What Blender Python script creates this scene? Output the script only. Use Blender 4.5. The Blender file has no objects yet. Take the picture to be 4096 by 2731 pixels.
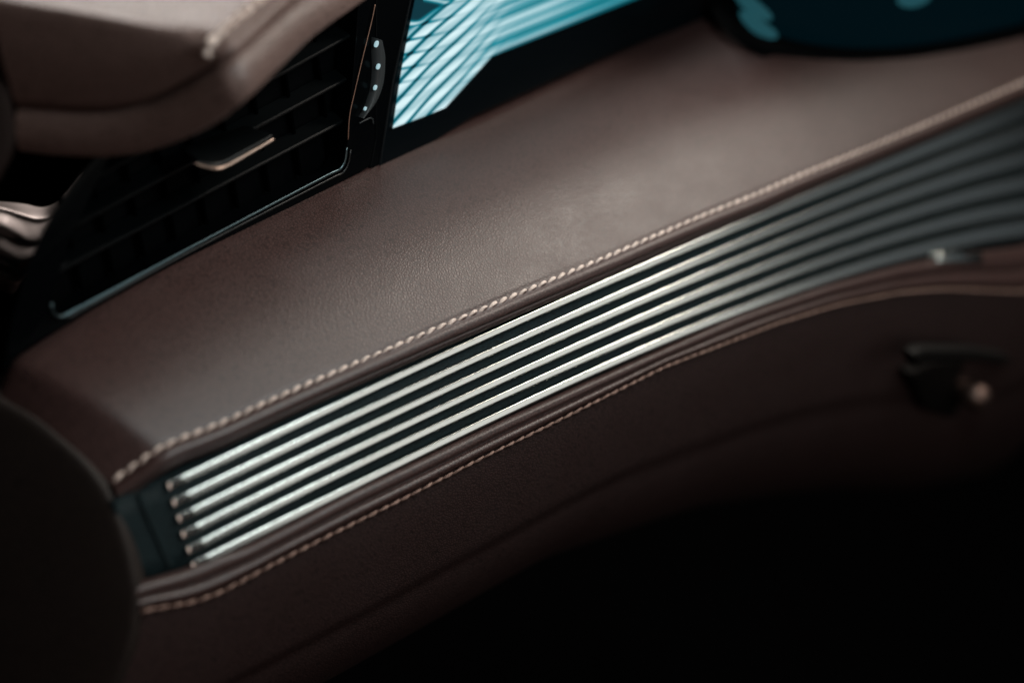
import bpy, bmesh, math, random
import numpy as np
from mathutils import Vector, Matrix

# ---------------------------------------------------------------- camera frame
# World frame of the place: X runs along the dashboard (away from the open door), Z is up,
# -Y points to the seats.  The photograph is 4096 x 2731 pixels, 60 mm lens, rolled camera.
W, CX, CY = 4096.0, 2048.0, 1365.5
LENS, SENSOR = 60.0, 36.0
F = LENS / SENSOR * W
R = np.array([[0.7506404, 0.32794673, -0.57357644],
              [-0.63499422, 0.59792587, -0.48914925],
              [0.18254129, 0.73139292, 0.65707159]])
CAM = np.array([-0.42004908, -0.36360594, 0.45841606])
random.seed(3)
rng = np.random.RandomState(5)

sc = bpy.context.scene
cd = bpy.data.cameras.new('camera')
cam = bpy.data.objects.new('camera', cd)
sc.collection.objects.link(cam)
M = Matrix([list(R[0]) + [CAM[0]], list(R[1]) + [CAM[1]], list(R[2]) + [CAM[2]], [0, 0, 0, 1]])
cam.matrix_world = M
cd.lens = LENS
cd.sensor_width = SENSOR
cd.clip_start = 0.02
cd.clip_end = 50
cd.dof.use_dof = True
cd.dof.focus_distance = 0.716
cd.dof.aperture_fstop = 2.7
cd.dof.aperture_blades = 0
sc.camera = cam

# ---------------------------------------------------------------- light
world = bpy.data.worlds.new('World')
sc.world = world
world.use_nodes = True
world.node_tree.nodes['Background'].inputs[0].default_value = (0.55, 0.75, 0.85, 1)
world.node_tree.nodes['Background'].inputs[1].default_value = 0.003


def area(name, loc, target, sx, sy, power, col):
    l = bpy.data.lights.new(name, 'AREA')
    l.shape = 'RECTANGLE'
    l.size, l.size_y, l.energy, l.color = sx, sy, power, col
    o = bpy.data.objects.new(name, l)
    sc.collection.objects.link(o)
    o.location = loc
    d = Vector(target) - Vector(loc)
    o.rotation_euler = d.to_track_quat('-Z', 'Y').to_euler()
    return o


area('windscreen_light', (0.28, 0.78, 0.66), (-0.12, 0.05, 0.12), 0.62, 0.34, 9.5, (1.0, 0.96, 0.91))
area('shelf_highlight_light', (0.60, 0.03, 0.69), (0.0, 0.0, 0.05), 0.26, 0.18, 4.3, (1.0, 0.92, 0.82))  # added lamp, placed to lay the broad highlight on the shelf
area('side_window_light', (0.40, -0.61, 0.285), (0.02, -0.02, -0.02), 0.46, 0.44, 0.50, (1.0, 0.99, 0.94))
area('top_fill_light', (0.02, -0.15, 0.36), (-0.02, 0.0, 0.0), 0.15, 0.15, 0.75, (0.90, 1.0, 1.0))  # added overhead fill for stitches and leather, kept out of the ribs' reflections
area('warm_fill_light', (-0.40, -0.90, 0.50), (-0.17, 0.0, 0.0), 0.36, 0.36, 1.05, (1.0, 0.76, 0.68))  # added warm fill for the hood face and the rib ends
area('rib_fill_light', (0.80, -0.50, 0.25), (0.18, -0.02, -0.02), 0.26, 0.40, 0.022, (0.80, 0.92, 1.0))  # added weak fill that gives the far ribs something grey to reflect

vs = sc.view_settings
vs.view_transform = 'Standard'
vs.look = 'None'
vs.exposure = 0.0
vs.gamma = 1.0
vs.use_curve_mapping = False

# ---------------------------------------------------------------- helpers


def nrm(v):
    v = np.array(v, float)
    return v / np.linalg.norm(v)


def ray(x, y):
    return R @ np.array([(x - CX) / F, -(y - CY) / F, -1.0])


def hit(p, P, n):
    d = ray(*p)
    t = ((np.array(P, float) - CAM) @ n) / (d @ n)
    return CAM + t * d


def hits(pts, P, n):
    return np.array([hit(p, P, n) for p in pts])


def atd(p, depth):
    return CAM + ray(*p) * depth


NS = np.array([0, -0.2079, 0.9781])        # shelf normal
NB = np.array([0, -0.7742, 0.6329])        # ribbed band normal
SB = np.array([0, -0.6329, -0.7742])       # down the ribbed band
PB = np.array([0, -0.011, -0.0115])
O3 = np.array([0, 0, 0.0])


def resample(C, n, power=1.0):
    C = np.array(C, float)
    s = np.r_[0, np.cumsum(np.linalg.norm(np.diff(C, axis=0), axis=1))]
    t = np.linspace(0, s[-1], n)
    return np.stack([np.interp(t, s, C[:, k]) for k in range(3)], 1)


def smooth_curve(C, n, it=1):
    """dense Catmull-Rom through the control points, evenly spaced"""
    C = np.array(C, float)
    P = np.vstack([2 * C[0] - C[1], C, 2 * C[-1] - C[-2]])
    out = []
    for i in range(1, len(P) - 2):
        p0, p1, p2, p3 = P[i - 1:i + 3]
        # centripetal knots
        a = [0]
        for q, w in ((p0, p1), (p1, p2), (p2, p3)):
            a.append(a[-1] + max(np.linalg.norm(w - q), 1e-7) ** 0.5)
        for t in np.linspace(a[1], a[2], 24, endpoint=False):
            A1 = (a[1] - t) / (a[1] - a[0]) * p0 + (t - a[0]) / (a[1] - a[0]) * p1
            A2 = (a[2] - t) / (a[2] - a[1]) * p1 + (t - a[1]) / (a[2] - a[1]) * p2
            A3 = (a[3] - t) / (a[3] - a[2]) * p2 + (t - a[2]) / (a[3] - a[2]) * p3
            B1 = (a[2] - t) / (a[2] - a[0]) * A1 + (t - a[0]) / (a[2] - a[0]) * A2
            B2 = (a[3] - t) / (a[3] - a[1]) * A2 + (t - a[1]) / (a[3] - a[1]) * A3
            out.append((a[2] - t) / (a[2] - a[1]) * B1 + (t - a[1]) / (a[2] - a[1]) * B2)
    out.append(P[-2])
    return resample(out, n)


def link(name, verts, faces, mat, parent=None, smooth=True, facecam=False):
    me = bpy.data.meshes.new(name)
    me.from_pydata([tuple(map(float, v)) for v in verts], [], faces)
    me.update()
    bm = bmesh.new()
    bm.from_mesh(me)
    bmesh.ops.remove_doubles(bm, verts=bm.verts, dist=1e-6)
    if facecam:
        s = 0.0
        for f in bm.faces:
            c = f.calc_center_median()
            s += f.calc_area() * f.normal.dot(Vector(CAM) - c)
        if s < 0:
            bmesh.ops.reverse_faces(bm, faces=bm.faces)
    else:
        bmesh.ops.recalc_face_normals(bm, faces=bm.faces)
    bm.to_mesh(me)
    bm.free()
    for p in me.polygons:
        p.use_smooth = smooth
    me.materials.append(mat)
    o = bpy.data.objects.new(name, me)
    sc.collection.objects.link(o)
    if parent:
        o.parent = parent
    return o


def grid_faces(n, m, closed=False, off=0):
    f = []
    for i in range(n - 1):
        for j in range(m if closed else m - 1):
            k = (j + 1) % m
            f.append((off + i * m + j, off + i * m + k, off + (i + 1) * m + k, off + (i + 1) * m + j))
    return f


def sheet(name, curves, mat, parent=None, thick=0.0015, dense=0):
    """loft across equally sampled curves; dense > 0 smooths across them"""
    A = np.array(curves)                      # k, n, 3
    if dense:
        A = np.array([smooth_curve(A[:, i], dense) for i in range(A.shape[1])]).transpose(1, 0, 2)
    k, n, _ = A.shape
    o = link(name, A.reshape(-1, 3), grid_faces(k, n), mat, parent, True, True)
    if thick:
        so = o.modifiers.new('thickness', 'SOLIDIFY')
        so.thickness = thick
        so.offset = -1
    return o


def tube(name, path, r, mat, parent=None, n=10, ry=None, closed=False):
    """tube along a path; r may be an array"""
    P = np.array(path, float)
    m = len(P)
    rr = np.full(m, r) if np.isscalar(r) else np.array(r)
    T = np.gradient(P, axis=0)
    T /= np.linalg.norm(T, axis=1)[:, None] + 1e-12
    up = np.array([0, 0.13, 0.99])
    V = []
    for i in range(m):
        a = nrm(np.cross(T[i], up))
        b = np.cross(a, T[i])
        for j in range(n):
            q = 2 * math.pi * j / n
            V.append(P[i] + rr[i] * (math.cos(q) * a + math.sin(q) * b))
    f = grid_faces(m, n, True)
    f.append(tuple(range(n)))
    f.append(tuple((m - 1) * n + j for j in range(n)))
    return link(name, V, f, mat, parent)


def slab(name, pts, depth_vec, mat, parent=None, bevel=0.0, seg=3, smooth=False):
    """polygon extruded along depth_vec, with rounded edges"""
    pts = [np.array(p, float) for p in pts]
    n = len(pts)
    V = pts + [p + np.array(depth_vec) for p in pts]
    f = [tuple(range(n)), tuple(range(2 * n - 1, n - 1, -1))]
    for i in range(n):
        j = (i + 1) % n
        f.append((i, i + n, j + n, j))
    o = link(name, V, f, mat, parent, smooth)
    if bevel:
        b = o.modifiers.new('bevel', 'BEVEL')
        b.width = bevel
        b.segments = seg
        b.limit_method = 'ANGLE'
        b.angle_limit = math.radians(40)
        b.harden_normals = False
    return o


def thing(name, label, cat, loc=(0, 0, 0), group=None):
    o = bpy.data.objects.new(name, None)
    sc.collection.objects.link(o)
    o.location = loc
    o['label'] = label
    o['category'] = cat
    if group:
        o['group'] = group
    return o


# ---------------------------------------------------------------- materials


def mat(name, col, rough=0.5, metal=0.0, spec=0.5, coat=0.0, coat_r=0.1, aniso=0.0):
    m = bpy.data.materials.new(name)
    m.use_nodes = True
    b = m.node_tree.nodes['Principled BSDF']
    b.inputs['Base Color'].default_value = (*col, 1)
    b.inputs['Roughness'].default_value = rough
    b.inputs['Metallic'].default_value = metal
    b.inputs['Specular IOR Level'].default_value = spec
    b.inputs['Coat Weight'].default_value = coat
    b.inputs['Coat Roughness'].default_value = coat_r
    b.inputs['Anisotropic'].default_value = aniso
    return m


def N_(m, t, **kw):
    n = m.node_tree.nodes.new(t)
    for k, v in kw.items():
        setattr(n, k, v)
    return n


def leather(name, col, rough=0.46, grain=0.2, dist=0.00024, spec=0.5):
    m = mat(name, col, rough, spec=spec)
    nt = m.node_tree
    L = nt.links.new
    b = nt.nodes['Principled BSDF']
    tc = N_(m, 'ShaderNodeTexCoord')
    # warp the coordinates a little so that the grain cells are irregular
    no = N_(m, 'ShaderNodeTexNoise')
    no.inputs['Scale'].default_value = 260
    no.inputs['Detail'].default_value = 2
    mx = N_(m, 'ShaderNodeVectorMath', operation='MULTIPLY_ADD')
    mx.inputs[1].default_value = (0.0016,) * 3
    L(tc.outputs['Object'], no.inputs['Vector'])
    L(no.outputs['Color'], mx.inputs[0])
    L(tc.outputs['Object'], mx.inputs[2])
    vo = N_(m, 'ShaderNodeTexVoronoi', feature='DISTANCE_TO_EDGE')
    vo.inputs['Scale'].default_value = 740
    L(mx.outputs[0], vo.inputs['Vector'])
    rp = N_(m, 'ShaderNodeMapRange')
    rp.inputs['From Min'].default_value = 0.0
    rp.inputs['From Max'].default_value = 0.34
    L(vo.outputs['Distance'], rp.inputs['Value'])
    n2 = N_(m, 'ShaderNodeTexNoise')
    n2.inputs['Scale'].default_value = 950
    n2.inputs['Detail'].default_value = 3
    L(tc.outputs['Object'], n2.inputs['Vector'])
    n3 = N_(m, 'ShaderNodeTexNoise')
    n3.inputs['Scale'].default_value = 55
    n3.inputs['Detail'].default_value = 4
    L(tc.outputs['Object'], n3.inputs['Vector'])
    ad = N_(m, 'ShaderNodeMath', operation='MULTIPLY_ADD')
    ad.inputs[1].default_value = 0.18
    L(n2.outputs['Fac'], ad.inputs[0])
    L(rp.outputs['Result'], ad.inputs[2])
    ad2 = N_(m, 'ShaderNodeMath', operation='MULTIPLY_ADD')
    ad2.inputs[1].default_value = 0.25
    L(n3.outputs['Fac'], ad2.inputs[0])
    L(ad.outputs[0], ad2.inputs[2])
    bu = N_(m, 'ShaderNodeBump')
    bu.inputs['Strength'].default_value = grain
    bu.inputs['Distance'].default_value = dist
    L(ad2.outputs[0], bu.inputs['Height'])
    L(bu.outputs['Normal'], b.inputs['Normal'])
    # gentle roughness and tone variation of the hide
    rr = N_(m, 'ShaderNodeMapRange')
    rr.inputs['To Min'].default_value = rough - 0.05
    rr.inputs['To Max'].default_value = rough + 0.07
    L(n3.outputs['Fac'], rr.inputs['Value'])
    L(rr.outputs['Result'], b.inputs['Roughness'])
    mc = N_(m, 'ShaderNodeMix', data_type='RGBA')
    mc.inputs[6].default_value = (*[c * 0.35 for c in col], 1)
    mc.inputs[7].default_value = (*[c * 1.1 for c in col], 1)
    rc = N_(m, 'ShaderNodeMapRange')
    rc.inputs['From Max'].default_value = 0.16
    L(vo.outputs['Distance'], rc.inputs['Value'])
    L(rc.outputs['Result'], mc.inputs[0])
    L(mc.outputs[2], b.inputs['Base Color'])
    return m


LEATHER = leather('brown_leather', (0.060, 0.031, 0.028), rough=0.40)
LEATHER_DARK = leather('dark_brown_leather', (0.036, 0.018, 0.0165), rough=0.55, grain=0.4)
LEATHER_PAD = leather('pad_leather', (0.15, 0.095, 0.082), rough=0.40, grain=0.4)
END_PLASTIC = leather('grained_brown_plastic', (0.020, 0.0135, 0.011), rough=0.62, grain=0.25, spec=0.3)


def thread(name, col):
    m = mat(name, col, 0.65, spec=0.35)
    nt = m.node_tree
    tc = N_(m, 'ShaderNodeTexCoord')
    wv = N_(m, 'ShaderNodeTexNoise')
    wv.inputs['Scale'].default_value = 1500
    bu = N_(m, 'ShaderNodeBump')
    bu.inputs['Strength'].default_value = 0.6
    bu.inputs['Distance'].default_value = 0.0003
    nt.links.new(tc.outputs['Object'], wv.inputs['Vector'])
    nt.links.new(wv.outputs['Fac'], bu.inputs['Height'])
    nt.links.new(bu.outputs['Normal'], nt.nodes['Principled BSDF'].inputs['Normal'])
    return m


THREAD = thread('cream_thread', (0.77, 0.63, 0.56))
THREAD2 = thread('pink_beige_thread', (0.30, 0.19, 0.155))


def brushed(name, col, rough, metal=1.0, sc_=(12, 2600, 2600)):
    m = mat(name, col, rough, metal)
    nt = m.node_tree
    L = nt.links.new
    b = nt.nodes['Principled BSDF']
    tc = N_(m, 'ShaderNodeTexCoord')
    mp = N_(m, 'ShaderNodeMapping')
    mp.inputs['Scale'].default_value = sc_
    no = N_(m, 'ShaderNodeTexNoise')
    no.inputs['Scale'].default_value = 1.0
    no.inputs['Detail'].default_value = 3
    L(tc.outputs['Object'], mp.inputs['Vector'])
    L(mp.outputs[0], no.inputs['Vector'])
    rr = N_(m, 'ShaderNodeMapRange')
    rr.inputs['To Min'].default_value = rough * 0.75
    rr.inputs['To Max'].default_value = rough * 1.3
    L(no.outputs['Fac'], rr.inputs['Value'])
    L(rr.outputs['Result'], b.inputs['Roughness'])
    bu = N_(m, 'ShaderNodeBump')
    bu.inputs['Strength'].default_value = 0.07
    bu.inputs['Distance'].default_value = 0.0001
    L(no.outputs['Fac'], bu.inputs['Height'])
    L(bu.outputs['Normal'], b.inputs['Normal'])
    return m


CHROME = brushed('satin_chrome', (0.80, 0.82, 0.79), 0.20)
BACKING = leather('black_plastic_teal_sheen', (0.007, 0.017, 0.020), rough=0.6, grain=0.3, dist=0.0002, spec=0.15)  # black trim plastic, with its teal reflection put into the colour
GLOSS = mat('piano_black', (0.0012, 0.0016, 0.002), 0.2, spec=0.06)
MATTE = mat('matt_black', (0.001, 0.0013, 0.0016), 0.6, spec=0.03)
SLAT = mat('slat_black', (0.0012, 0.002, 0.0024), 0.34, spec=0.4)
VANE = mat('vane_black', (0.0005, 0.0006, 0.0007), 0.8, spec=0.0)
DARKCHROME = mat('dark_chrome', (0.07, 0.10, 0.11), 0.3, 1.0)
COPPER = mat('warm_chrome', (0.62, 0.46, 0.38), 0.3, 1.0)
METAL = brushed('polished_aluminium', (0.30, 0.25, 0.235), 0.42, sc_=(40, 40, 2600))
CARPET = mat('black_carpet', (0.0012, 0.0012, 0.0013), 1.0, spec=0.0)
GREYPL = mat('grey_plastic', (0.03, 0.034, 0.036), 0.4, spec=0.25)


def emis(name, col, strength, base=(0.01, 0.01, 0.01)):
    m = mat(name, base, 0.2)
    b = m.node_tree.nodes['Principled BSDF']
    b.inputs['Emission Color'].default_value = (*col, 1)
    b.inputs['Emission Strength'].default_value = strength
    return m


MARK = emis('lit_mark', (0.55, 0.9, 1.0), 0.5, (0.3, 0.3, 0.3))

# ================================================================ DASHBOARD
dash = thing('dashboard', 'brown leather dashboard shelf with pale stitching above a band of bright metal ribs', 'dashboard',
             (0.05, 0.0, -0.05))
dloc = np.array([0.05, 0.0, -0.05])


def under(o, root):
    """keep world place while parented to a root that is not at the origin"""
    o.parent = root
    o.matrix_parent_inverse = Matrix.Translation(root.location).inverted()
    return o


def dpart(o):
    return under(o, dash)


n_st = 420
# --- shelf: rear edge and seam line traced on the shelf's own plane
back_px = [(38, 1428), (350, 1225), (700, 1012), (1100, 812), (1500, 622), (1900, 440), (2300, 262), (2560, 152), (2740, 78), (2850, 34)]
seam_px = [(630, 1812), (702, 1772), (863, 1716), (1121, 1590), (1375, 1474), (1572, 1387), (1762, 1302), (1947, 1224),
           (2055, 1177), (2263, 1090), (2400, 1034), (2650, 924), (2839, 845), (3020, 777), (3192, 699), (3380, 625),
           (3530, 565), (3826, 440), (4096, 321), (4180, 285)]
rear_drop = np.interp([p[0] for p in back_px], [0, 700, 1500, 2300, 2700, 3300], [0.0008, 0.001, 0.005, 0.013, 0.016, 0.016])
back = np.array([hit(p, O3 - NS * d, NS) + NS * d for p, d in zip(back_px, rear_drop)])
back = np.vstack([back, [(x, back[-1][1] + 0.002, back[-1][2]) for x in (0.26, 0.32, 0.38, 0.47)]])
rear_drop = np.r_[rear_drop, [0.014, 0.012, 0.012, 0.012]]
seam = hits(seam_px, O3, NS)
seam[:, 1] *= 0.5
seam[:, 2] *= 0.5
seam_u = np.array([-0.2, 0, 0])
# the leather turns down at the door end: ridge line, then a sloping end facet
end_px = [(0, 1580), (440, 1930)]
e_plane = O3 - NS * 0.009
eb, es = hit((2, 1585), e_plane, NS), hit((437, 1926), e_plane, NS)
ridge_b, ridge_s = back[0], seam[0]


def with_facet(C, e0):
    """prepend the end facet to a curve that starts at the ridge"""
    main = smooth_curve(C, n_st)
    r0 = main[0]
    fac = []
    dirm = nrm(main[6] - main[0])
    a = e0
    for t in np.linspace(0, 1, 14):
        # straight slope with a rounded crest at the ridge
        q = a * (1 - t) + r0 * t
        fac.append(q)
    fac = np.array(fac)
    allc = np.vstack([fac[:-1], main])
    # round the crest: average a few points around the joint
    k = 13
    for _ in range(5):
        z = allc.copy()
        for i in range(k - 4, k + 5):
            z[i] = (allc[i - 1] + allc[i] + allc[i + 1]) / 3
        allc = z
    return allc


cb = smooth_curve(back, n_st)
cs = smooth_curve(seam, n_st)
drop_c = np.interp(cb[:, 0], back[:, 0], rear_drop)
rows = []
fr = [0, 0.03, 0.08, 0.16, 0.28, 0.42, 0.56, 0.7, 0.82, 0.9, 0.95, 0.975, 0.99, 1.0]
for f in fr:
    C = cb * (1 - f) + cs * f
    bulge = 0.0038 * math.sin(math.pi * f) + (-0.0006 if f == 1.0 else 0)
    C = C + NS * bulge
    if f == 0:
        C = C - NS * 0.0035
    if f == 0.03:
        C = C - NS * 0.0008
    e = eb * (1 - f) + es * f + NS * bulge * 0.8
    if f < 0.75:
        C = C - NS * drop_c[:, None] * (1 - f / 0.75) ** 2
    rows.append(with_facet(C[::6], e))
# rear roll-over behind the shelf
rb = rows[0] + np.array([0, 0.006, -0.012])
rb2 = rows[0] + np.array([0, 0.008, -0.05])
# front roll: seam valley -> bulge -> groove
roll = [(-0.0007, 0.0001), (-0.0016, 0.0006), (-0.0030, 0.0007), (-0.0045, 0.0003), (-0.0057, -0.0005), (-0.0064, -0.0016),
        (-0.0064, -0.0024), (-0.0050, -0.0030)]
seam_full = rows[-1]
for dy, dz in roll:
    rows.append(seam_full + np.array([0, dy, dz]))
shelf = dpart(sheet('shelf_leather', [rb2, rb] + rows, LEATHER, None, 0.0, dense=110))
# --- second thin leather lip under the groove
lip = [seam_full + np.array([0, dy, dz]) for dy, dz in
       [(-0.0045, -0.0026), (-0.0060, -0.0028), (-0.0068, -0.0033), (-0.0070, -0.0045), (-0.0068, -0.0056), (-0.0058, -0.0064), (-0.004, -0.0066)]]
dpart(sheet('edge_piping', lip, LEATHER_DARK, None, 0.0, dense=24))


# --- stitches
def stitches(name, C, pitch, length, r, m, tilt, nvec, droop=0.0, s0=0.0, phase=0.0, wob=0.05):
    C = np.array(C)
    s = np.r_[0, np.cumsum(np.linalg.norm(np.diff(C, axis=0), axis=1))]
    V, Fc = [], []
    t = s0
    nsg, nr = 11, 8
    while t + length < s[-1]:
        c = np.array([np.interp(t + length / 2, s, C[:, k]) for k in range(3)])
        c2 = np.array([np.interp(t + length / 2 + 0.002, s, C[:, k]) for k in range(3)])
        T = nrm(c2 - c)
        nn = nrm(nvec - T * (T @ nvec))
        B = np.cross(nn, T)
        a = tilt + random.uniform(-wob, wob)
        D = T * math.cos(a) + B * math.sin(a)
        S = np.cross(nn, D)
        le = length * random.uniform(0.96, 1.04)
        ph = random.uniform(0, 6)
        for ply in (0, 1):
            o = len(V)
            for i in range(nsg):
                u = i / (nsg - 1)
                x = (u - 0.5) * le
                env = max(0.10, (math.sin(math.pi * min(1, max(0, 0.03 + 0.94 * u ** 1.1)))) ** 0.45)
                tw = ph + 2.6 * u + math.pi * ply
                oy = math.cos(tw) * r * 0.30 * env
                oz = math.sin(tw) * r * 0.25 * env
                lift = r * (1.7 * math.sin(math.pi * u) - 0.9)
                sag = droop * (4 * (u - 0.5) ** 2)
                cc = c + D * x + S * (oy + sag) + nn * (oz + lift)
                for j in range(nr):
                    q = 2 * math.pi * j / nr
                    V.append(cc + (S * math.cos(q) + nn * math.sin(q)) * r * 0.78 * env)
            Fc += grid_faces(nsg, nr, True, o)
            Fc.append(tuple(o + j for j in range(nr)))
            Fc.append(tuple(o + (nsg - 1) * nr + j for j in range(nr)))
        t += pitch * random.uniform(0.985, 1.015)
    return dpart(link(name, V, Fc, m))


s_line = seam_full + np.array([0, -0.0008, 0.0004])
stitches('seam_stitching', s_line, 0.0056, 0.0066, 0.0008, THREAD, 0.24, NS)

# ---------------------------------------------------------------- ribbed metal band
rib_px = [
    [(732, 1916), (967, 1805), (1197, 1692), (1400, 1598), (1700, 1457), (2000, 1318), (2300, 1187), (2600, 1055), (2950, 906), (3300, 764), (3698, 596), (4096, 433)],
    [(752, 1985), (967, 1880), (1197, 1767), (1400, 1669), (1700, 1531), (2000, 1391), (2300, 1258), (2600, 1127), (2950, 976), (3300, 834), (3698, 678), (4096, 530)],
    [(772, 2048), (967, 1950), (1197, 1839), (1400, 1738), (1700, 1598), (2000, 1457), (2300, 1324), (2600, 1190), (2950, 1044), (3300, 901), (3698, 757), (4096, 629)],
    [(789, 2111), (967, 2022), (1197, 1908), (1400, 1807), (1700, 1665), (2000, 1522), (2300, 1388), (2600, 1258), (2950, 1113), (3300, 970), (3698, 838), (4096, 729)],
    [(810, 2172), (967, 2095), (1197, 1976), (1400, 1871), (1700, 1730), (2000, 1587), (2300, 1455), (2600, 1326), (2950, 1178), (3300, 1039), (3698, 920), (4096, 826)],
    [(830, 2238), (967, 2168), (1197, 2051), (1400, 1944), (1700, 1803), (2000, 1660), (2300, 1524), (2600, 1391), (2950, 1236), (3300, 1113), (3698, 1001), (4096, 914)],
]


def s_of(px, deg):
    """distance down the band (along SB) as a smooth function of X"""
    H = hits(px, PB, NB)
    s = (H - PB) @ SB
    c = np.polyfit(H[:, 0], s, deg)
    return H[:, 0], lambda x: np.polyval(c, x), s


rib_fn = []
for k, px in enumerate(rib_px):
    X, fn, s = s_of(px, 4)
    rib_fn.append((X[0], fn))
XR = np.linspace(-0.205, 0.40, 360)


def band(x, s, h):
    return np.array([x, PB[1], PB[2]]) + SB * s + NB * h


_gw = np.polyfit([-0.2, -0.09, 0.0, 0.09, 0.2, 0.28, 0.40], [0.49, 0.47, 0.43, 0.48, 0.62, 0.70, 0.74], 4)
gap_w = lambda x: np.polyval(_gw, x)
mean_pitch = lambda x: (rib_fn[5][1](x) - rib_fn[0][1](x)) / 5.0

for k in range(6):
    x0, fn = rib_fn[k]
    xs = np.r_[np.linspace(x0 - 0.0065, x0 + 0.004, 28), np.linspace(x0 + 0.005, 0.40, 300)]
    V = []
    prof_n = 25
    for x in xs:
        w = mean_pitch(x) * gap_w(x) / 2
        if k == 5:
            w *= 1.08
        u = (x - (x0 - 0.0065)) / 0.0065
        drop = 1.0 if u >= 1 else (0.40 + 0.60 * u) * min(1.0, max(0.0, u / 0.08))
        s = fn(x)
        for j in range(prof_n):
            a = math.pi * j / (prof_n - 1)
            cx, cy = math.cos(a), math.sin(a)
            px_ = math.copysign(abs(cx) ** 0.34, cx) * w
            py_ = 0.0012 * (abs(cy) ** 0.34) * (0.91 + 0.09 * (1 - (px_ / w) ** 2)) * drop
            V.append(band(x, s + px_, py_ - 0.0016 * (1 - 0.0) * (0.0 if False else 1) + 0.0008))
        # base corners
        V.append(band(x, s - w, -0.0028))
        V.append(band(x, s + w, -0.0028))
    m_ = prof_n + 2
    # order: base corners close the loop
    Fc = grid_faces(len(xs), m_, True)
    Fc.append(tuple(range(m_)))
    Fc.append(tuple((len(xs) - 1) * m_ + j for j in range(m_)))
    dpart(link('metal_rib', V, Fc, CHROME))

# backing plate behind the ribs
top_s = lambda x: rib_fn[0][1](x) - 0.0040
bot_px = [(556, 2326), (660, 2300), (760, 2268), (850, 2226), (967, 2190), (1197, 2073), (1400, 1966), (1700, 1826),
          (2000, 1683), (2300, 1548), (2600, 1416), (2950, 1263), (3300, 1142), (3555, 1072), (3698, 1040), (3900, 1006), (4096, 985)]
Hb = hits(bot_px, PB, NB)
sb_pts = (Hb - PB) @ SB
low_px = [(560, 2432), (655, 2417), (744, 2404), (833, 2378), (893, 2352), (982, 2304), (1071, 2256), (1161, 2209), (1339, 2119),
          (1604, 1988), (1930, 1820), (2144, 1716), (2418, 1579), (2650, 1462), (2874, 1376), (3113, 1284), (3351, 1212), (3589, 1165), (3767, 1150), (4096, 1162)]
Hl = hits(low_px, PB, NB)
sl_pts = (Hl - PB) @ SB


def smooth_fn(X, s, it=6):
    xs = np.linspace(-0.215, 0.42, 640)
    # clamp-extrapolate linearly
    v = np.interp(xs, X, s)
    k = np.array([1, 2, 3, 4, 3, 2, 1.0])
    k /= k.sum()
    for _ in range(it):
        v = np.convolve(np.pad(v, 3, mode='edge'), k, 'valid')
    return lambda x: np.interp(x, xs, v)


bot_s = smooth_fn(Hb[:, 0], sb_pts)
low_s = smooth_fn(Hl[:, 0], sl_pts)
XB = np.linspace(-0.1962, 0.42, 300)
dpart(sheet('trim_backing', [[band(x, top_s(x) + (bot_s(x) + 0.002 - top_s(x)) * f, -0.0022) for x in XB] for f in (0, 0.25, 0.5, 0.75, 1)],
            BACKING, None, 0.002))
# raised end strip of the backing near the door
dpart(slab('trim_end_plate', [band(-0.1865, top_s(-0.186) + 0.002, -0.0012), band(-0.1845, top_s(-0.185) + 0.002, -0.0012),
                              band(-0.1815, bot_s(-0.182) - 0.002, -0.0012), band(-0.1835, bot_s(-0.184) - 0.002, -0.0012)], -NB * 0.001, BACKING, None, 0.0003))

# lower leather bead: two soft folds between the last rib and the lower seam
XL = np.linspace(-0.1995, 0.41, 420)
prof = [(0.0, -0.0030), (0.02, -0.0008), (0.16, 0.0012), (0.34, 0.0016), (0.48, 0.0008), (0.535, -0.0003), (0.56, -0.0003), (0.63, 0.0009),
        (0.76, 0.0016), (0.90, 0.0009), (0.97, -0.0003), (1.0, -0.0007)]
rows = []
for f, h in prof:
    rows.append([band(x, bot_s(x) + (low_s(x) - bot_s(x)) * f, h) for x in XL])
Q1, Q2, Q3 = eb, es, band(-0.198, low_s(-0.198), 0)
ne = nrm(np.cross(Q2 - Q1, Q3 - Q1))
if ne @ (CAM - Q1) < 0:
    ne = -ne
# the lower panel drops nearly straight down to a rounded under-edge
NP_ = nrm((0, -1, 0.15))
roll_px = [(1500, 2980), (2300, 2500), (2960, 2230), (3500, 2070), (4096, 1950)]
Hr = hits(roll_px, (0, -0.045, 0), NP_)
rz = smooth_fn(np.r_[-0.2, Hr[:, 0]], np.r_[-0.160, Hr[:, 2]], 14)
lower_line = np.array([band(x, low_s(x), -0.0007) for x in XL])
panel_rows = [lower_line]
for f, h in ((0.02, 0.0006), (0.06, 0.0016), (0.15, 0.003), (0.33, 0.0043), (0.41, 0.0040), (0.43, 0.0026), (0.52, 0.0024), (0.66, -0.001), (0.84, -0.011), (1.0, -0.028)):
    C = []
    a0 = lower_line[0]
    za = a0[2] + (rz(-0.2) - a0[2]) * f
    ya = a0[1] + (za - a0[2]) * 0.15 - h
    xa = Q1[0] - ((np.array([0, ya - Q1[1], za - Q1[2]]) @ ne) + 0.001) / ne[0]
    for i, x in enumerate(XL):
        a = lower_line[i]
        x = xa + (x - XL[0]) * (XL[-1] - xa) / (XL[-1] - XL[0])
        zb = rz(x)
        z = a[2] + (zb - a[2]) * f
        y = a[1] + (z - a[2]) * 0.15 - h
        C.append((x, y, z))
    panel_rows.append(np.array(C))
last = panel_rows[-1]
panel_rows.append(last + np.array([0, 0.014, -0.012]))
panel_rows.append(last + np.array([0, 0.04, -0.020]))
panel_rows.append(last + np.array([0, 0.14, -0.03]))
dpart(sheet('lower_piping', rows, LEATHER, None, 0.0, dense=60))
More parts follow.
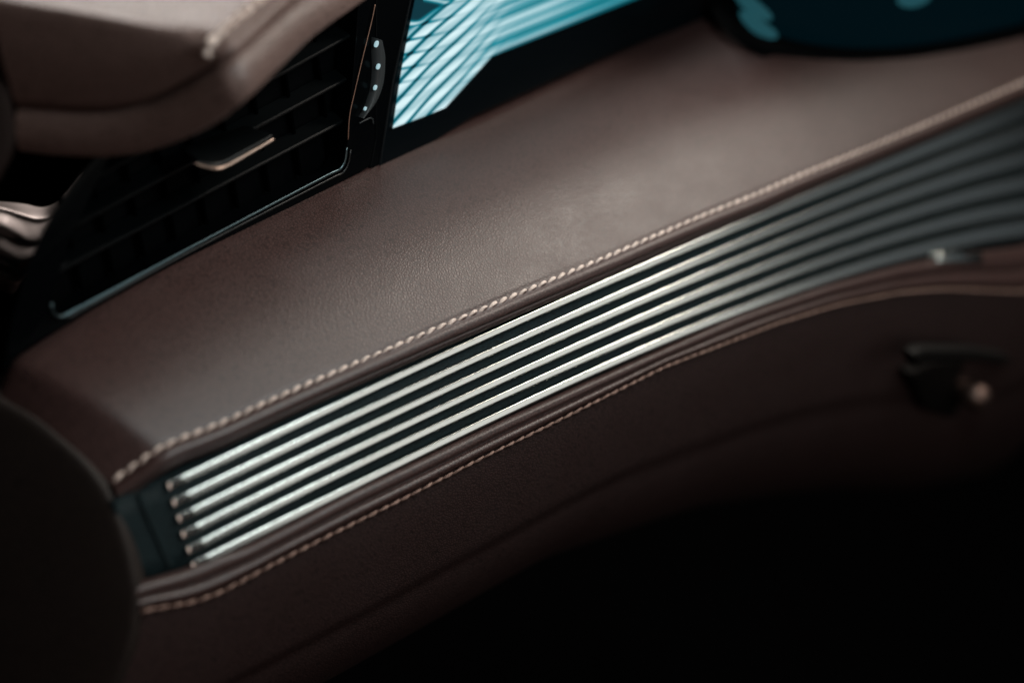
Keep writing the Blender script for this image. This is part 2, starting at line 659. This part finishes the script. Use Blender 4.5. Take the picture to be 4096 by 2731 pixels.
dpart(sheet('lower_panel', panel_rows, LEATHER_DARK, None, 0.0, dense=70))
l_line = np.array([band(x, low_s(x) + 0.0006, 0.0004) for x in XL])
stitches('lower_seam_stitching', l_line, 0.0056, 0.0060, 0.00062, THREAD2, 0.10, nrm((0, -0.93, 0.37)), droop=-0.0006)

# bright clip at the far end of the lowest rib
ck = hits([(3752, 1052), (3765, 1010), (3850, 1000), (3870, 1018), (3930, 1008), (3938, 1052)], PB + NB * 0.003, NB)
dpart(slab('trim_clip', ck, -NB * 0.005, CHROME, None, 0.0012, smooth=True))

# --- end cover facing the open door
ecurve = [(-420, 1330), (-200, 1470), (0, 1596), (130, 1668), (244, 1756), (350, 1856), (425, 1955), (480, 2075), (520, 2200), (543, 2310), (553, 2380), (548, 2450),
          (530, 2560), (495, 2665), (440, 2780), (330, 2950)]
edge = smooth_curve(hits(ecurve, Q1 + ne * 0.0035, ne), 60)
cen = hit((-500, 2900), Q1 + ne * 0.0035, ne)
rowsE = []
for f, h in ((0.0, -0.012), (0.0, -0.003), (0.002, -0.0012), (0.006, -0.0003), (0.013, 0.0002), (0.03, 0.0006), (0.1, 0.0016), (0.25, 0.003), (0.5, 0.004), (0.8, 0.004), (0.95, 0.004)):
    rowsE.append(edge * (1 - f) + cen * f + ne * h)
dpart(sheet('end_cover', rowsE, END_PLASTIC, None, 0.0))
# dark seam body behind the end cover
rowsG = [edge * 0.97 + cen * 0.03 - ne * 0.004, edge * 0.97 + cen * 0.03 - ne * 0.02]
dpart(sheet('end_gap_filler', [edge - ne * 0.0105 + (edge - cen) * 0.02, edge * 0.5 + cen * 0.5 - ne * 0.0105], MATTE, None, 0.001))

# ================================================================ VENT
VP = np.array([-0.2033, 0.0565, 0.0118])
VD = nrm((0.3226, 0.045, 0))
VN = nrm((VD[1], -VD[0], math.tan(math.radians(20))))               # towards the seats
ZU = np.array([0, 0, 1.0])
VU = nrm(ZU - VN * (ZU @ VN))
vent = thing('air_vent', 'black air vent with long slats and a chrome tipped tab under the padded hood', 'air vent', (-0.11, 0.07, 0.02))


def vpart(o, r=vent):
    return under(o, r)


def vp(p, h=0.0):
    return hit(p, VP + VN * h, VN)


# housing face: outer outline and opening, both traced on the face plane
op = [(196, 1252), (232, 1110), (290, 930), (360, 790), (470, 560), (640, 340), (900, 120), (1440, -150), (1432, 40), (1410, 330), (1392, 560), (1378, 650), (1358, 682), (1325, 700), (800, 960), (260, 1264), (222, 1272)]
ou = [(10, 1500), (44, 1300), (105, 1085), (150, 972), (219, 844), (312, 712), (388, 634), (640, 100), (1475, -300), (1500, 0), (1500, 330), (1500, 560), (1478, 665), (1440, 690), (1330, 745), (800, 1010), (150, 1380)]
Vh, Fh = [], []
no = len(op)
for h, P in ((0.0, ou), (0.0006, op)):
    for p in P:
        Vh.append(vp(p, h))
for p in op:
    Vh.append(vp(p, 0) - VN * 0.010)
for i in range(no):
    j = (i + 1) % no
    Fh.append((i, j, no + j, no + i))
    Fh.append((no + i, no + j, 2 * no + j, 2 * no + i))
hs = vpart(link('vent_housing', Vh, Fh, GLOSS, None, False))
bv = hs.modifiers.new('bevel', 'BEVEL')
bv.width = 0.0008
bv.segments = 2
bv.limit_method = 'ANGLE'
bk = [vp(p) - VN * 0.013 for p in [(210, 1320), (210, 1180), (420, 760), (700, 100), (1560, -300), (1560, 760)]]
vpart(slab('vent_duct', bk, -VN * 0.004, MATTE))
# thin bright rim along the bottom and up the right side
rim = [(205, 1215), (212, 1252), (240, 1266), (300, 1238), (800, 969), (1325, 693), (1360, 676), (1378, 645), (1386, 590)]
rp_ = smooth_curve(np.array([vp(p, 0.0012) for p in rim]), 120)
vpart(tube('vent_rim', rp_, 0.0007, DARKCHROME))
rim2 = [(1362, 690), (1384, 668), (1400, 620), (1404, 590)]
rim3 = [(262, 1275), (800, 985), (1340, 706), (1372, 690), (1392, 655), (1402, 600)]
vpart(tube('outer_vent_rim', smooth_curve(np.array([vp(p, 0.0012) for p in rim3]), 90), 0.0005, SLAT))


def slat(a, b, name='vent_slat'):
    A, B = vp(a, -0.004), vp(b, -0.004)
    d = nrm(B - A)
    dn = nrm(VN * 0.93 + ZU * 0.0)
    V = []
    pr = [(0.0, 0.0), (0.0005, 0.0006), (0.0004, 0.0013), (-0.0004, 0.0018), (-0.0088, 0.0040), (-0.0088, 0.0030), (-0.0010, -0.0006), (-0.0003, -0.0004)]
    for e in (A, B):
        for h, z in pr:
            V.append(e + VN * h + ZU * z)
    n = len(pr)
    Fc = grid_faces(2, n, True) + [tuple(range(n)), tuple(range(n, 2 * n))]
    return vpart(link(name, V, Fc, SLAT, None, False))


for a, b in (((205, 1090 + 18), (1392, 483)), ((262, 930), (1412, 312)), ((380, 720), (1425, 138)), ((560, 480), (1430, -10))):
    slat(a, b)
for i in range(9):
    x = 330 + i * 125
    lo, hi = (x, 1205 - (x - 240) * 0.52), (x + 20, 560 - (x - 330) * 0.6)
    A, B = vp(lo, -0.0092), vp(hi, -0.0092)
    d = np.array([B[0] - A[0], B[1] - A[1], 0]) * 0
    vpart(slab('vent_vane', [A - VD * 0.0006, A + VD * 0.0006, A + VD * 0.0006 + VU * 0.075, A - VD * 0.0006 + VU * 0.075], -VN * 0.003, VANE))

# slider tab on the middle slat
hp = 0.016
fl = [vp(p, hp) for p in [(792, 652), (835, 662), (881, 660), (985, 606), (1092, 545)]]
bl = [vp(p, -0.002) for p in [(700, 640), (760, 600), (840, 560), (960, 500), (1045, 512)]]
tf = smooth_curve(np.array(fl), 30)
tb = smooth_curve(np.array([tf[0] - VN * 0.016 + VD * 0.004, tf[-1] - VN * 0.016 - VD * 0.001]), 30)
Vt = []
for i in range(30):
    u = i / 29
    for q, (f, z) in enumerate([(0.0, 0.0004), (0.05, 0.0008), (0.5, 0.0014), (1.0, 0.0018), (1.0, -0.001), (0.5, -0.001), (0.05, -0.0008), (0.0, -0.0006)]):
        Vt.append(tf[i] * (1 - f) + tb[i] * f + ZU * z)
Ft = grid_faces(30, 8, True) + [tuple(range(8)), tuple(29 * 8 + j for j in range(8))]
tab = vpart(link('slider_tab', Vt, Ft, SLAT, None, True))
ft = smooth_curve(np.array([vp(p, hp + 0.0012) for p in [(780, 654), (830, 669), (872, 675), (905, 664), (990, 617), (1096, 556)]]), 60)
rr_ = np.interp(np.linspace(0, 1, 60), [0, 0.1, 0.3, 0.95, 1], [0.0002, 0.0005, 0.00065, 0.00065, 0.0004])
tip = tube('chrome_edge', ft, rr_, COPPER)
tip.parent = tab
tip.matrix_parent_inverse = tab.matrix_parent_inverse.copy()
tip.matrix_parent_inverse = Matrix.Identity(4)

# ---------------------------------------------------------------- thumbwheel panel between vent and display
wheel = thing('vent_thumbwheel', 'curved grey thumbwheel with four lit dots between the vent and the bright screen', 'control wheel', (-0.023, 0.078, 0.03))
pan = [(1506, 700), (1535, 560), (1570, 333), (1640, 0), (1690, -300), (1506, -320), (1504, 0), (1503, 330), (1502, 560), (1480, 672)]
vpart(slab('wheel_panel', [vp(p, 0.0004) for p in pan], -VN * 0.02, GLOSS, None, 0.0006), wheel)
lft = [(1492, 150), (1491, 200), (1493, 285), (1485, 357), (1461, 428), (1438, 470)]
rgt = [(1528, 165), (1540, 215), (1541, 260), (1532, 340), (1502, 410), (1445, 472)]
lc = smooth_curve(np.array([vp(p, 0.001) for p in lft]), 40)
rc = smooth_curve(np.array([vp(p, 0.001) for p in rgt]), 40)
rw = [lc - VN * 0.003, lc, lc * 0.75 + rc * 0.25 + VN * 0.0016, (lc + rc) / 2 + VN * 0.0022, lc * 0.25 + rc * 0.75 + VN * 0.0016, rc, rc - VN * 0.003]
wo = vpart(sheet('thumb_wheel', rw, GREYPL, None, 0.0), wheel)
for (x, y, s) in ((1509, 178, 1.0), (1516, 268, 0.9), (1504, 352, 0.8), (1464, 436, 0.6)):
    c = vp((x, y), 0.0036)
    a, b = VD * 0.0011 * s, ZU * 0.0016 * s
    pts = [c + a * math.cos(t) + b * math.sin(t) for t in np.linspace(0, 2 * math.pi, 17)[:-1]]
    vpart(slab('lit_dot', pts, -VN * 0.001, MARK, None, 0.0002), wheel)
vpart(tube('vent_symbol', smooth_curve(np.array([vp(p, 0.001) for p in [(1437, 494), (1460, 482), (1484, 473), (1491, 480), (1493, 496)]]), 20), 0.0003, GREYPL), wheel)
vpart(tube('copper_hairline', smooth_curve(np.array([vp(p, 0.0012) for p in [(1500, 20), (1490, 71), (1449, 238), (1418, 370), (1398, 464), (1392, 560)]]), 60), 0.00028,
           mat('brown_edge', (0.25, 0.14, 0.10), 0.4, 0.6)), wheel)

# ================================================================ CENTRE DISPLAY
disp = thing('centre_display', 'angled touch screen glowing with pale cyan crossing light streaks', 'screen', (0.06, 0.095, 0.03))
body = [(1508, 720), (1533, 562), (1568, 333), (1640, 0), (1700, -300), (2900, -420), (2900, 70), (2600, 160), (2300, 285), (1900, 465)]
under(slab('screen_bezel', [vp(p, 0.0012) for p in body], -VN * 0.012, mat('screen_glass', (0.0015, 0.003, 0.004), 0.25, spec=0.12), None, 0.001), disp)


def sst(a, b, x):
    t = np.clip((x - a) / (b - a), 0, 1)
    return t * t * (3 - 2 * t)


def screen_colour(x, y):
    """the wallpaper on the display: fans of pale light beams crossing, in cyan; x, y in picture units of its trace"""
    X, Y = (x - 1300) * 1.68, y * 1.68
    # lit shape
    left = X - (600 - (Y / 870.0) * 150 - 10 * np.sin(np.clip(Y, 0, 870) / 870 * math.pi))
    y1 = 870 - (X - 450) * (130 / 350.0)
    y2 = 740 - (X - 800) * (355 / 320.0)
    y3 = 385 - (X - 1120) * (385 / 960.0)
    bottom = np.where(X < 800, y1, np.where(X < 1120, y2, y3)) - Y
    mask = sst(0, 10, left) * sst(0, 12, bottom)
    V0x, V0y = 3209.0, -2055.0
    slope = (Y - V0y) / (V0x - X)
    p1 = (slope - 0.875) / 0.295 * 7.0 + 0.08 * np.sin(X / 90)
    l1 = np.abs((p1 % 1) - 0.5) * 2                  # 0 mid bar .. 1 on the line
    line1 = sst(0.48, 0.97, l1)
    p2 = (Y + 0.18 * (X - 540) + 0.00012 * (X - 540) ** 2) / 92.0
    l2 = np.abs((p2 % 1) - 0.5) * 2
    line2 = sst(0.60, 0.98, l2)
    fade2 = 1 - sst(600, 1100, X + 0.5 * Y)
    fade2 = np.maximum(fade2, 0.12) * (1 - 0.7 * sst(430, 700, Y))
    fade1 = 1 - sst(650, 1500, X - 0.6 * Y)
    inten = 1.0 - 0.80 * line1 * fade1 - 0.78 * line2 * fade2 * (1 - 0.5 * line1)
    # alternating softness inside the bars
    inten *= 0.86 + 0.14 * np.sin(p1 * math.pi * 1.0 + p2 * 2.1)
    # streaks parallel with the lower edge on the right
    q = Y + 0.401 * (X - 1120)
    st = 0.55 + 0.25 * np.sin(q / 13.0) + 0.18 * np.sin(q / 5.3 + X / 400) + 0.22 * np.sin(q / 31.0 + 1)
    stm = sst(850, 1350, X + 0.2 * (Y - 300))
    inten = inten * (1 - stm) + stm * np.clip(st, 0.15, 1.0) * (1 - 0.45 * sst(1400, 2000, X))
    # dark upper left field with a few rows of light
    dk = sst(-30, 60, (X - 600) * 0.62 + (Y - 215) + 0) if False else sst(-40, 30, Y - (215 - (X - 560) * 0.72))
    rowl = np.exp(-((Y - (150 + 0.02 * X)) / 16.0) ** 2) * (X < 790) * 0.75 + np.exp(-((Y + 8 - 0.2 * (X - 680)) / 16.0) ** 2) * (X > 660) * 0.6
    inten = inten * dk + (1 - dk) * np.clip(0.07 + rowl, 0, 1)
    inten = np.clip(inten, 0, 1)
    lo = np.array([0.004, 0.23, 0.30])
    hi = np.array([0.72, 0.93, 0.97])
    dkc = np.array([0.004, 0.02, 0.03])
    i3 = inten[..., None]
    c = np.where(i3 > 0.35, lo + (hi - lo) * ((i3 - 0.35) / 0.65) ** 1.1, dkc + (lo - dkc) * np.clip((i3 - 0.05) / 0.30, 0, 1))
    teal = np.array([0.02, 0.33, 0.40])
    s3 = (stm * 0.45 * (1 - 0.4 * inten))[..., None]
    c = c * (1 - s3) + teal * s3
    edge_ = (sst(0, 12, bottom) * (1 - sst(10, 40, bottom)) * sst(1100, 1200, X))[..., None]
    c = c * (1 - 0.7 * edge_) + np.array([0.0, 0.09, 0.13]) * 0.7 * edge_
    c = c * mask[..., None] + np.array([0.001, 0.003, 0.004]) * (1 - mask[..., None])
    return c


nu, nv = 420, 230
Vs, cols = [], []
PX = np.zeros((nv, nu, 2))
for j in range(nv):
    for i in range(nu):
        u, v = i / (nu - 1), j / (nv - 1)
        x = 1555 + u * 1010 + (1 - v) * (1 - u) * 95
        y = -40 + v * 570 - u * v * 440
        PX[j, i] = (x, y)
SC = screen_colour(PX[..., 0], PX[..., 1])
Vs = [vp(PX[j, i], 0.0022) for j in range(nv) for i in range(nu)]
me = bpy.data.meshes.new('lit_image')
lit = SC.reshape(-1, 3).sum(1) > 0.012
me.from_pydata([tuple(v) for v in Vs], [], [f for f in grid_faces(nv, nu) if lit[list(f)].any()])
me.update()
ca = me.color_attributes.new('glow', 'FLOAT_COLOR', 'POINT')
buf = np.ones((nv * nu, 4))
buf[:, :3] = SC.reshape(-1, 3)
ca.data.foreach_set('color', buf.ravel())
sm = mat('display_light', (0.0015, 0.003, 0.004), 0.25, spec=0.12)
at = N_(sm, 'ShaderNodeAttribute', attribute_name='glow')
sm.node_tree.links.new(at.outputs['Color'], sm.node_tree.nodes['Principled BSDF'].inputs['Emission Color'])
sm.node_tree.nodes['Principled BSDF'].inputs['Emission Strength'].default_value = 1.0
me.materials.append(sm)
im = bpy.data.objects.new('lit_image', me)
sc.collection.objects.link(im)
under(im, disp)

# ================================================================ PADDED HOOD (upper left)
hood = thing('padded_hood', 'pale lit brown leather hood with thick stitching overhanging the black vent', 'dashboard hood', (-0.15, 0.06, 0.12))
HN = nrm((-1, -1.1, 0))
HP = np.array([-0.12, 0.0433, 0])


def hz(p, z):
    return hit(p, (0, 0, z), ZU)


def hf(p, h=0.0):
    return hit(p, HP + HN * h, HN)


nh = 110
ZT = hf((850, 168))[2] + 0.0008
ZG = hf((917, 232))[2]
ZB = hf((1006, 375))[2]
top_e = np.array([hf(p) for p in [(-40, -2), (0, 4), (200, 34), (417, 70), (640, 118), (800, 156), (858, 176)]])
top_r = np.array([hz(p, ZT) for p in [(905, 170), (960, 120), (1040, 45), (1110, -20), (1300, -200)]])
gap_l = np.array([hf(p) for p in [(66, 427), (150, 432), (298, 442), (420, 441), (520, 426), (595, 405), (700, 355), (821, 283), (890, 244)]])
gap_r = np.array([hz(p, ZG) for p in [(935, 222), (982, 183), (1071, 100), (1185, -2), (1400, -190)]])
bot_l = np.array([hf(p, 0.003) for p in [(77, 596), (150, 606), (238, 615), (446, 619), (595, 595), (774, 530), (893, 464), (964, 411)]])
bot_r = np.array([hz(p, ZB) for p in [(1010, 368), (1131, 250), (1250, 140), (1400, 34), (1640, -130)]])


def seg(a, b, n1, n2):
    """left and right pieces sampled separately so the corner stays at the same station"""
    a = np.vstack([a])
    A = smooth_curve(a, n1)
    B = smooth_curve(b, n2)
    return np.vstack([A, B])


n1, n2 = 70, 60
TE = seg(top_e, top_r, n1, n2)
GE = seg(gap_l, gap_r, n1, n2)
BE = seg(bot_l, bot_r, n1, n2)


def sm_along(C, k, it=3, w=3):
    C = C.copy()
    for _ in range(it):
        z = C.copy()
        for i in range(k - w, k + w):
            z[i] = (C[i - 1] + C[i] + C[i + 1]) / 3
        C = z
    return C


TE, GE, BE = (sm_along(c, n1, 1, 2) for c in (TE, GE, BE))
inward = np.zeros_like(TE)
Tt = np.gradient(TE, axis=0)
Tt[:, 2] = 0
Tt /= np.linalg.norm(Tt, axis=1)[:, None]
inward[:, 0], inward[:, 1] = -Tt[:, 1], Tt[:, 0]
if inward[10] @ HN > 0:
    inward *= -1
INW = np.array([-0.2, 0.97, 0.0])
for _ in range(25):
    inward[1:-1] = (inward[:-2] + inward[1:-1] + inward[2:]) / 3
inward /= np.linalg.norm(inward, axis=1)[:, None]
TZ = TE.copy()
TZ[:, 2] = ZT
body_rows = [TZ + np.array([-0.04, 0.20, 0.006]), TZ + np.array([-0.02, 0.10, 0.003]), TZ + INW * 0.012 + ZU * 0.0008, TZ + INW * 0.0045 + ZU * 0.0005,
             TE + inward * 0.0008 - ZU * 0.0002, TE - inward * 0.0004 - ZU * 0.0012]
for f in (0.12, 0.3, 0.5, 0.7, 0.88, 0.96, 1.0):
    q = TE * (1 - f) + GE * f
    b_ = 0.0025 * math.sin(math.pi * f) - (0.0015 if f > 0.98 else 0)
    body_rows.append(q - inward * b_)
body_rows.append(GE + inward * 0.006 - ZU * 0.0005)
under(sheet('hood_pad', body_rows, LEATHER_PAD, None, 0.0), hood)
lr = [GE + inward * 0.005 - ZU * 0.0014, GE + inward * 0.0012 - ZU * 0.0018, GE - inward * 0.0012 - ZU * 0.0022]
for f in (0.1, 0.3, 0.5, 0.7, 0.9, 1.0):
    q = (GE - ZU * 0.0022) * (1 - f) + BE * f
    lr.append(q - inward * 0.0022 * math.sin(math.pi * (0.15 + 0.85 * f)) - inward * 0.0008)
lr.append(BE + inward * 0.003 - ZU * 0.003)
lr.append(BE + inward * 0.02 - ZU * 0.006)
lr.append(BE + inward * 0.07 - ZU * 0.006)
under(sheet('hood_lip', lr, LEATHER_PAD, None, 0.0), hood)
# heavy stitching over the corner
sp = [hf((829, 236), 0.0012), hf((836, 196), 0.0008)] + [hz(p, ZT + 0.0022) for p in [(852, 160), (885, 133), (940, 85), (1000, 38), (1060, -10), (1200, -125)]]
spc = smooth_curve(np.array(sp), 200)
old = dpart
dpart = lambda o: under(o, hood)
stitches('hood_stitching', spc, 0.0062, 0.0052, 0.0016, THREAD, 0.0, nrm((-0.5, -0.5, 0.7)))
dpart = old

# ================================================================ DOOR-SIDE TRIM (far left)
pillar = thing('pillar_trim', 'polished metal trim with stepped bands beside the left edge of the air vent', 'trim panel', (-0.2, 0.08, 0.03))
zt = 0.655
A_px = [[(-160, 800), (0, 806), (100, 815), (165, 828), (215, 815), (262, 770), (312, 708), (350, 665)],
        [(-160, 828), (0, 834), (90, 862), (150, 878), (200, 868), (250, 812), (318, 712), (356, 668)],
        [(-160, 836), (0, 842), (90, 872), (160, 888), (215, 868), (262, 820), (330, 720), (366, 676)],
        [(-160, 895), (0, 905), (70, 940), (120, 965), (170, 955), (235, 870), (338, 730), (372, 684)],
        [(-160, 925), (0, 935), (60, 965), (120, 982), (160, 968), (240, 890), (345, 740), (378, 690)],
        [(-160, 1000), (0, 1008), (50, 1035), (90, 1050), (140, 1030), (225, 930), (350, 750), (384, 700)],
        [(-160, 1040), (0, 1048), (50, 1068), (80, 1090), (120, 1060), (210, 960), (355, 760), (390, 710)],
        [(-160, 1090), (0, 1098), (40, 1115), (70, 1125), (110, 1085), (205, 985), (360, 770), (395, 720)],
        [(-160, 1150), (0, 1160), (30, 1175), (58, 1172), (95, 1110), (200, 1000), (365, 780), (400, 730)]]
dep = [0.686, 0.676, 0.676, 0.671, 0.671, 0.668, 0.670, 0.668, 0.686]
rowsP = []
for pxs, d in zip(A_px, dep):
    rowsP.append(smooth_curve(np.array([atd(p, d + 0.00002 * max(0, p[0])) for p in pxs]), 60))
under(sheet('metal_trim', rowsP, METAL, None, 0.001, dense=60), pillar)
under(slab('trim_black_panel', [atd(p, 0.70) for p in [(-220, 560), (520, 560), (420, 760), (150, 1150), (30, 1520), (-220, 1520)]], ray(2048, 1365) * 0.004, MATTE, None, 0.001), pillar)  # matt black panel behind the metal trim
door = thing('door_panel_corner', 'dark brown leather door corner at the far left edge beside the hood', 'door panel', (-0.2, 0.1, 0.1))
dp = smooth_curve(np.array([atd(p, 0.60) for p in [(-40, 60), (-6, 190), (28, 330), (50, 430), (60, 520), (55, 600), (20, 680), (-30, 760)]]), 50)
dl = dp + (atd((-300, 400), 0.60) - atd((50, 400), 0.60))
VV = (CAM - atd((0, 400), 0.6))
VV = nrm(VV)
under(sheet('door_leather', [dp - VV * 0.02, dp - VV * 0.002, dp * 0.98 + dl * 0.02, dp * 0.9 + dl * 0.1 + VV * 0.002, dl + VV * 0.002], leather('door_brown_leather', (0.020, 0.012, 0.010), rough=0.7, grain=0.2, spec=0.1), None, 0.0), door)

# ================================================================ DRIVER'S DISPLAY POD (upper right, far)
pod = thing('instrument_pod', 'rounded black instrument pod with blurred teal readouts standing on the far end of the shelf', 'instrument display', (0.35, 0.09, 0.01))
foot_px = [(2850, -60), (2872, 10), (2915, 85), (2985, 150), (3080, 205), (3210, 240), (3400, 258), (3600, 250), (3800, 218), (4000, 172), (4220, 118), (4500, 50)]
foot = smooth_curve(hits(foot_px, O3 - NS * 0.001, NS), 90)
fc = np.array([0.36, 0.16, foot[:, 2].mean()])
outd = foot - fc
outd[:, 2] = 0
outd /= np.linalg.norm(outd, axis=1)[:, None]
prow = [foot + outd * 0.010 + ZU * 0.0004, foot + outd * 0.005 + ZU * 0.0012, foot + outd * 0.0015 + ZU * 0.0035, foot + ZU * 0.008, foot - outd * 0.001 + ZU * 0.03,
        foot - outd * 0.004 + ZU * 0.09, foot - outd * 0.008 + ZU * 0.14, foot - outd * 0.03 + ZU * 0.15, foot * 0.1 + fc * 0.9 + ZU * 0.15]
under(sheet('pod_shell', prow, MATTE, None, 0.0, dense=50), pod)
PG = emis('pod_glass', (0.0, 0.06, 0.09), 0.07, (0.0008, 0.001, 0.0015))
TEAL = emis('teal_readout', (0.04, 0.22, 0.27), 0.30)
for _m in (PG, TEAL):
    _m.node_tree.nodes['Principled BSDF'].inputs['Roughness'].default_value = 0.5
    _m.node_tree.nodes['Principled BSDF'].inputs['Specular IOR Level'].default_value = 0.05


def on_wall(i, z, h):
    """point on the pod wall: i along the footprint, z up, h proud of it"""
    k = np.clip(i, 0, 89)
    a = np.array([np.interp(k, np.arange(90), foot[:, c]) for c in range(3)])
    o = np.array([np.interp(k, np.arange(90), outd[:, c]) for c in range(3)])
    return a - o * (0.001 + 0.05 * max(0, z - 0.03)) + o * h + ZU * z


gs = [[on_wall(i, z, 0.0012) for i in np.linspace(8, 62, 40)] for z in (0.010, 0.02, 0.035, 0.06, 0.09, 0.12)]
under(sheet('pod_screen', gs, PG, None, 0.0006), pod)


def wall_at(px):
    """wall position whose picture point is nearest to px"""
    best = None
    for i in np.arange(0, 89, 0.5):
        for z in np.arange(0.002, 0.14, 0.002):
            P = on_wall(i, z, 0.0022)
            v = R.T @ (P - CAM)
            q = (CX + F * v[0] / -v[2], CY - F * v[1] / -v[2])
            d = (q[0] - px[0]) ** 2 + (q[1] - px[1]) ** 2
            if best is None or d < best[0]:
                best = (d, i, z)
    return best[1], best[2]


for (px, wi, hz_) in (((2990, 10), 4.2, 0.0045), ((3030, 108), 3.2, 0.0042), ((3660, 0), 3.0, 0.005)):
    i0, z0 = wall_at(px)
    rr2 = [[on_wall(i0 + a, z0 + b, 0.0024) for a in np.linspace(-wi * math.sqrt(max(0.05, 1 - (b / hz_) ** 2)), wi * math.sqrt(max(0.05, 1 - (b / hz_) ** 2)), 12)] for b in np.linspace(-hz_, hz_, 8)]
    under(sheet('lit_readout', rr2, TEAL, None, 0.0004), pod)

# ================================================================ KNOB UNDER THE DASH (right)
kn = thing('control_knob', 'small metal knob with a copper tinted glint in a black recess under the dashboard', 'knob', (0.3, -0.09, -0.13))
PL = np.array([0, -0.050, 0])


def lp(p, h=0.0):
    return hit(p, PL + NP_ * h, NP_)


bz = [(3640, 1500), (3740, 1448), (3960, 1432), (4160, 1455), (4190, 1600), (4080, 1690), (3880, 1705), (3700, 1640)]
under(slab('knob_bezel', [lp(p, 0.004) for p in bz], -NP_ * 0.012, mat('recess_black', (0.007, 0.006, 0.0055), 0.6, spec=0.1), None, 0.003, 4, True), kn)
lv = [(3655, 1420), (3700, 1398), (3900, 1400), (4040, 1424), (4060, 1460), (3900, 1448), (3720, 1452), (3665, 1475)]
under(slab('lever', [lp(p, 0.016) for p in lv], -NP_ * 0.008, mat('lever_black', (0.009, 0.008, 0.0075), 0.55, spec=0.2), None, 0.0015, 3, True), kn)
kc = lp((3888, 1575), 0.012)
V, nlat, nlon = [], 20, 28
a1 = nrm(np.cross(NP_, (1, 0.3, 0)))
a2 = np.cross(NP_, a1)
prof_k = [(0.0001, 0.010), (0.0035, 0.0098), (0.0060, 0.0085), (0.0074, 0.006), (0.0078, 0.003), (0.0076, 0.0), (0.006, -0.003), (0.005, -0.012)]
for r_, h_ in prof_k:
    for j in range(nlon):
        q = 2 * math.pi * j / nlon
        V.append(kc + a1 * r_ * math.cos(q) + a2 * r_ * math.sin(q) + NP_ * h_)
under(link('knob_cap', V, grid_faces(len(prof_k), nlon, True), mat('copper_glint_metal', (0.20, 0.135, 0.115), 0.5, 1.0)), kn)  # copper tone puts a warm reflection into the chrome knob's colour

# ================================================================ footwell
def structure(name, pts, m):
    o = slab(name, pts, (0, 0, -0.02), m)
    o['kind'] = 'structure'
    return o


structure('floor', [(-1.5, -1.5, -0.60), (1.8, -1.5, -0.60), (1.8, 1.0, -0.60), (-1.5, 1.0, -0.60)], CARPET)
fw = slab('back_wall', [(-1.5, 0.6, -0.6), (1.8, 0.6, -0.6), (1.8, 0.6, 0.0), (-1.5, 0.6, 0.0)], (0, 0.02, 0), CARPET)
fw['kind'] = 'structure'
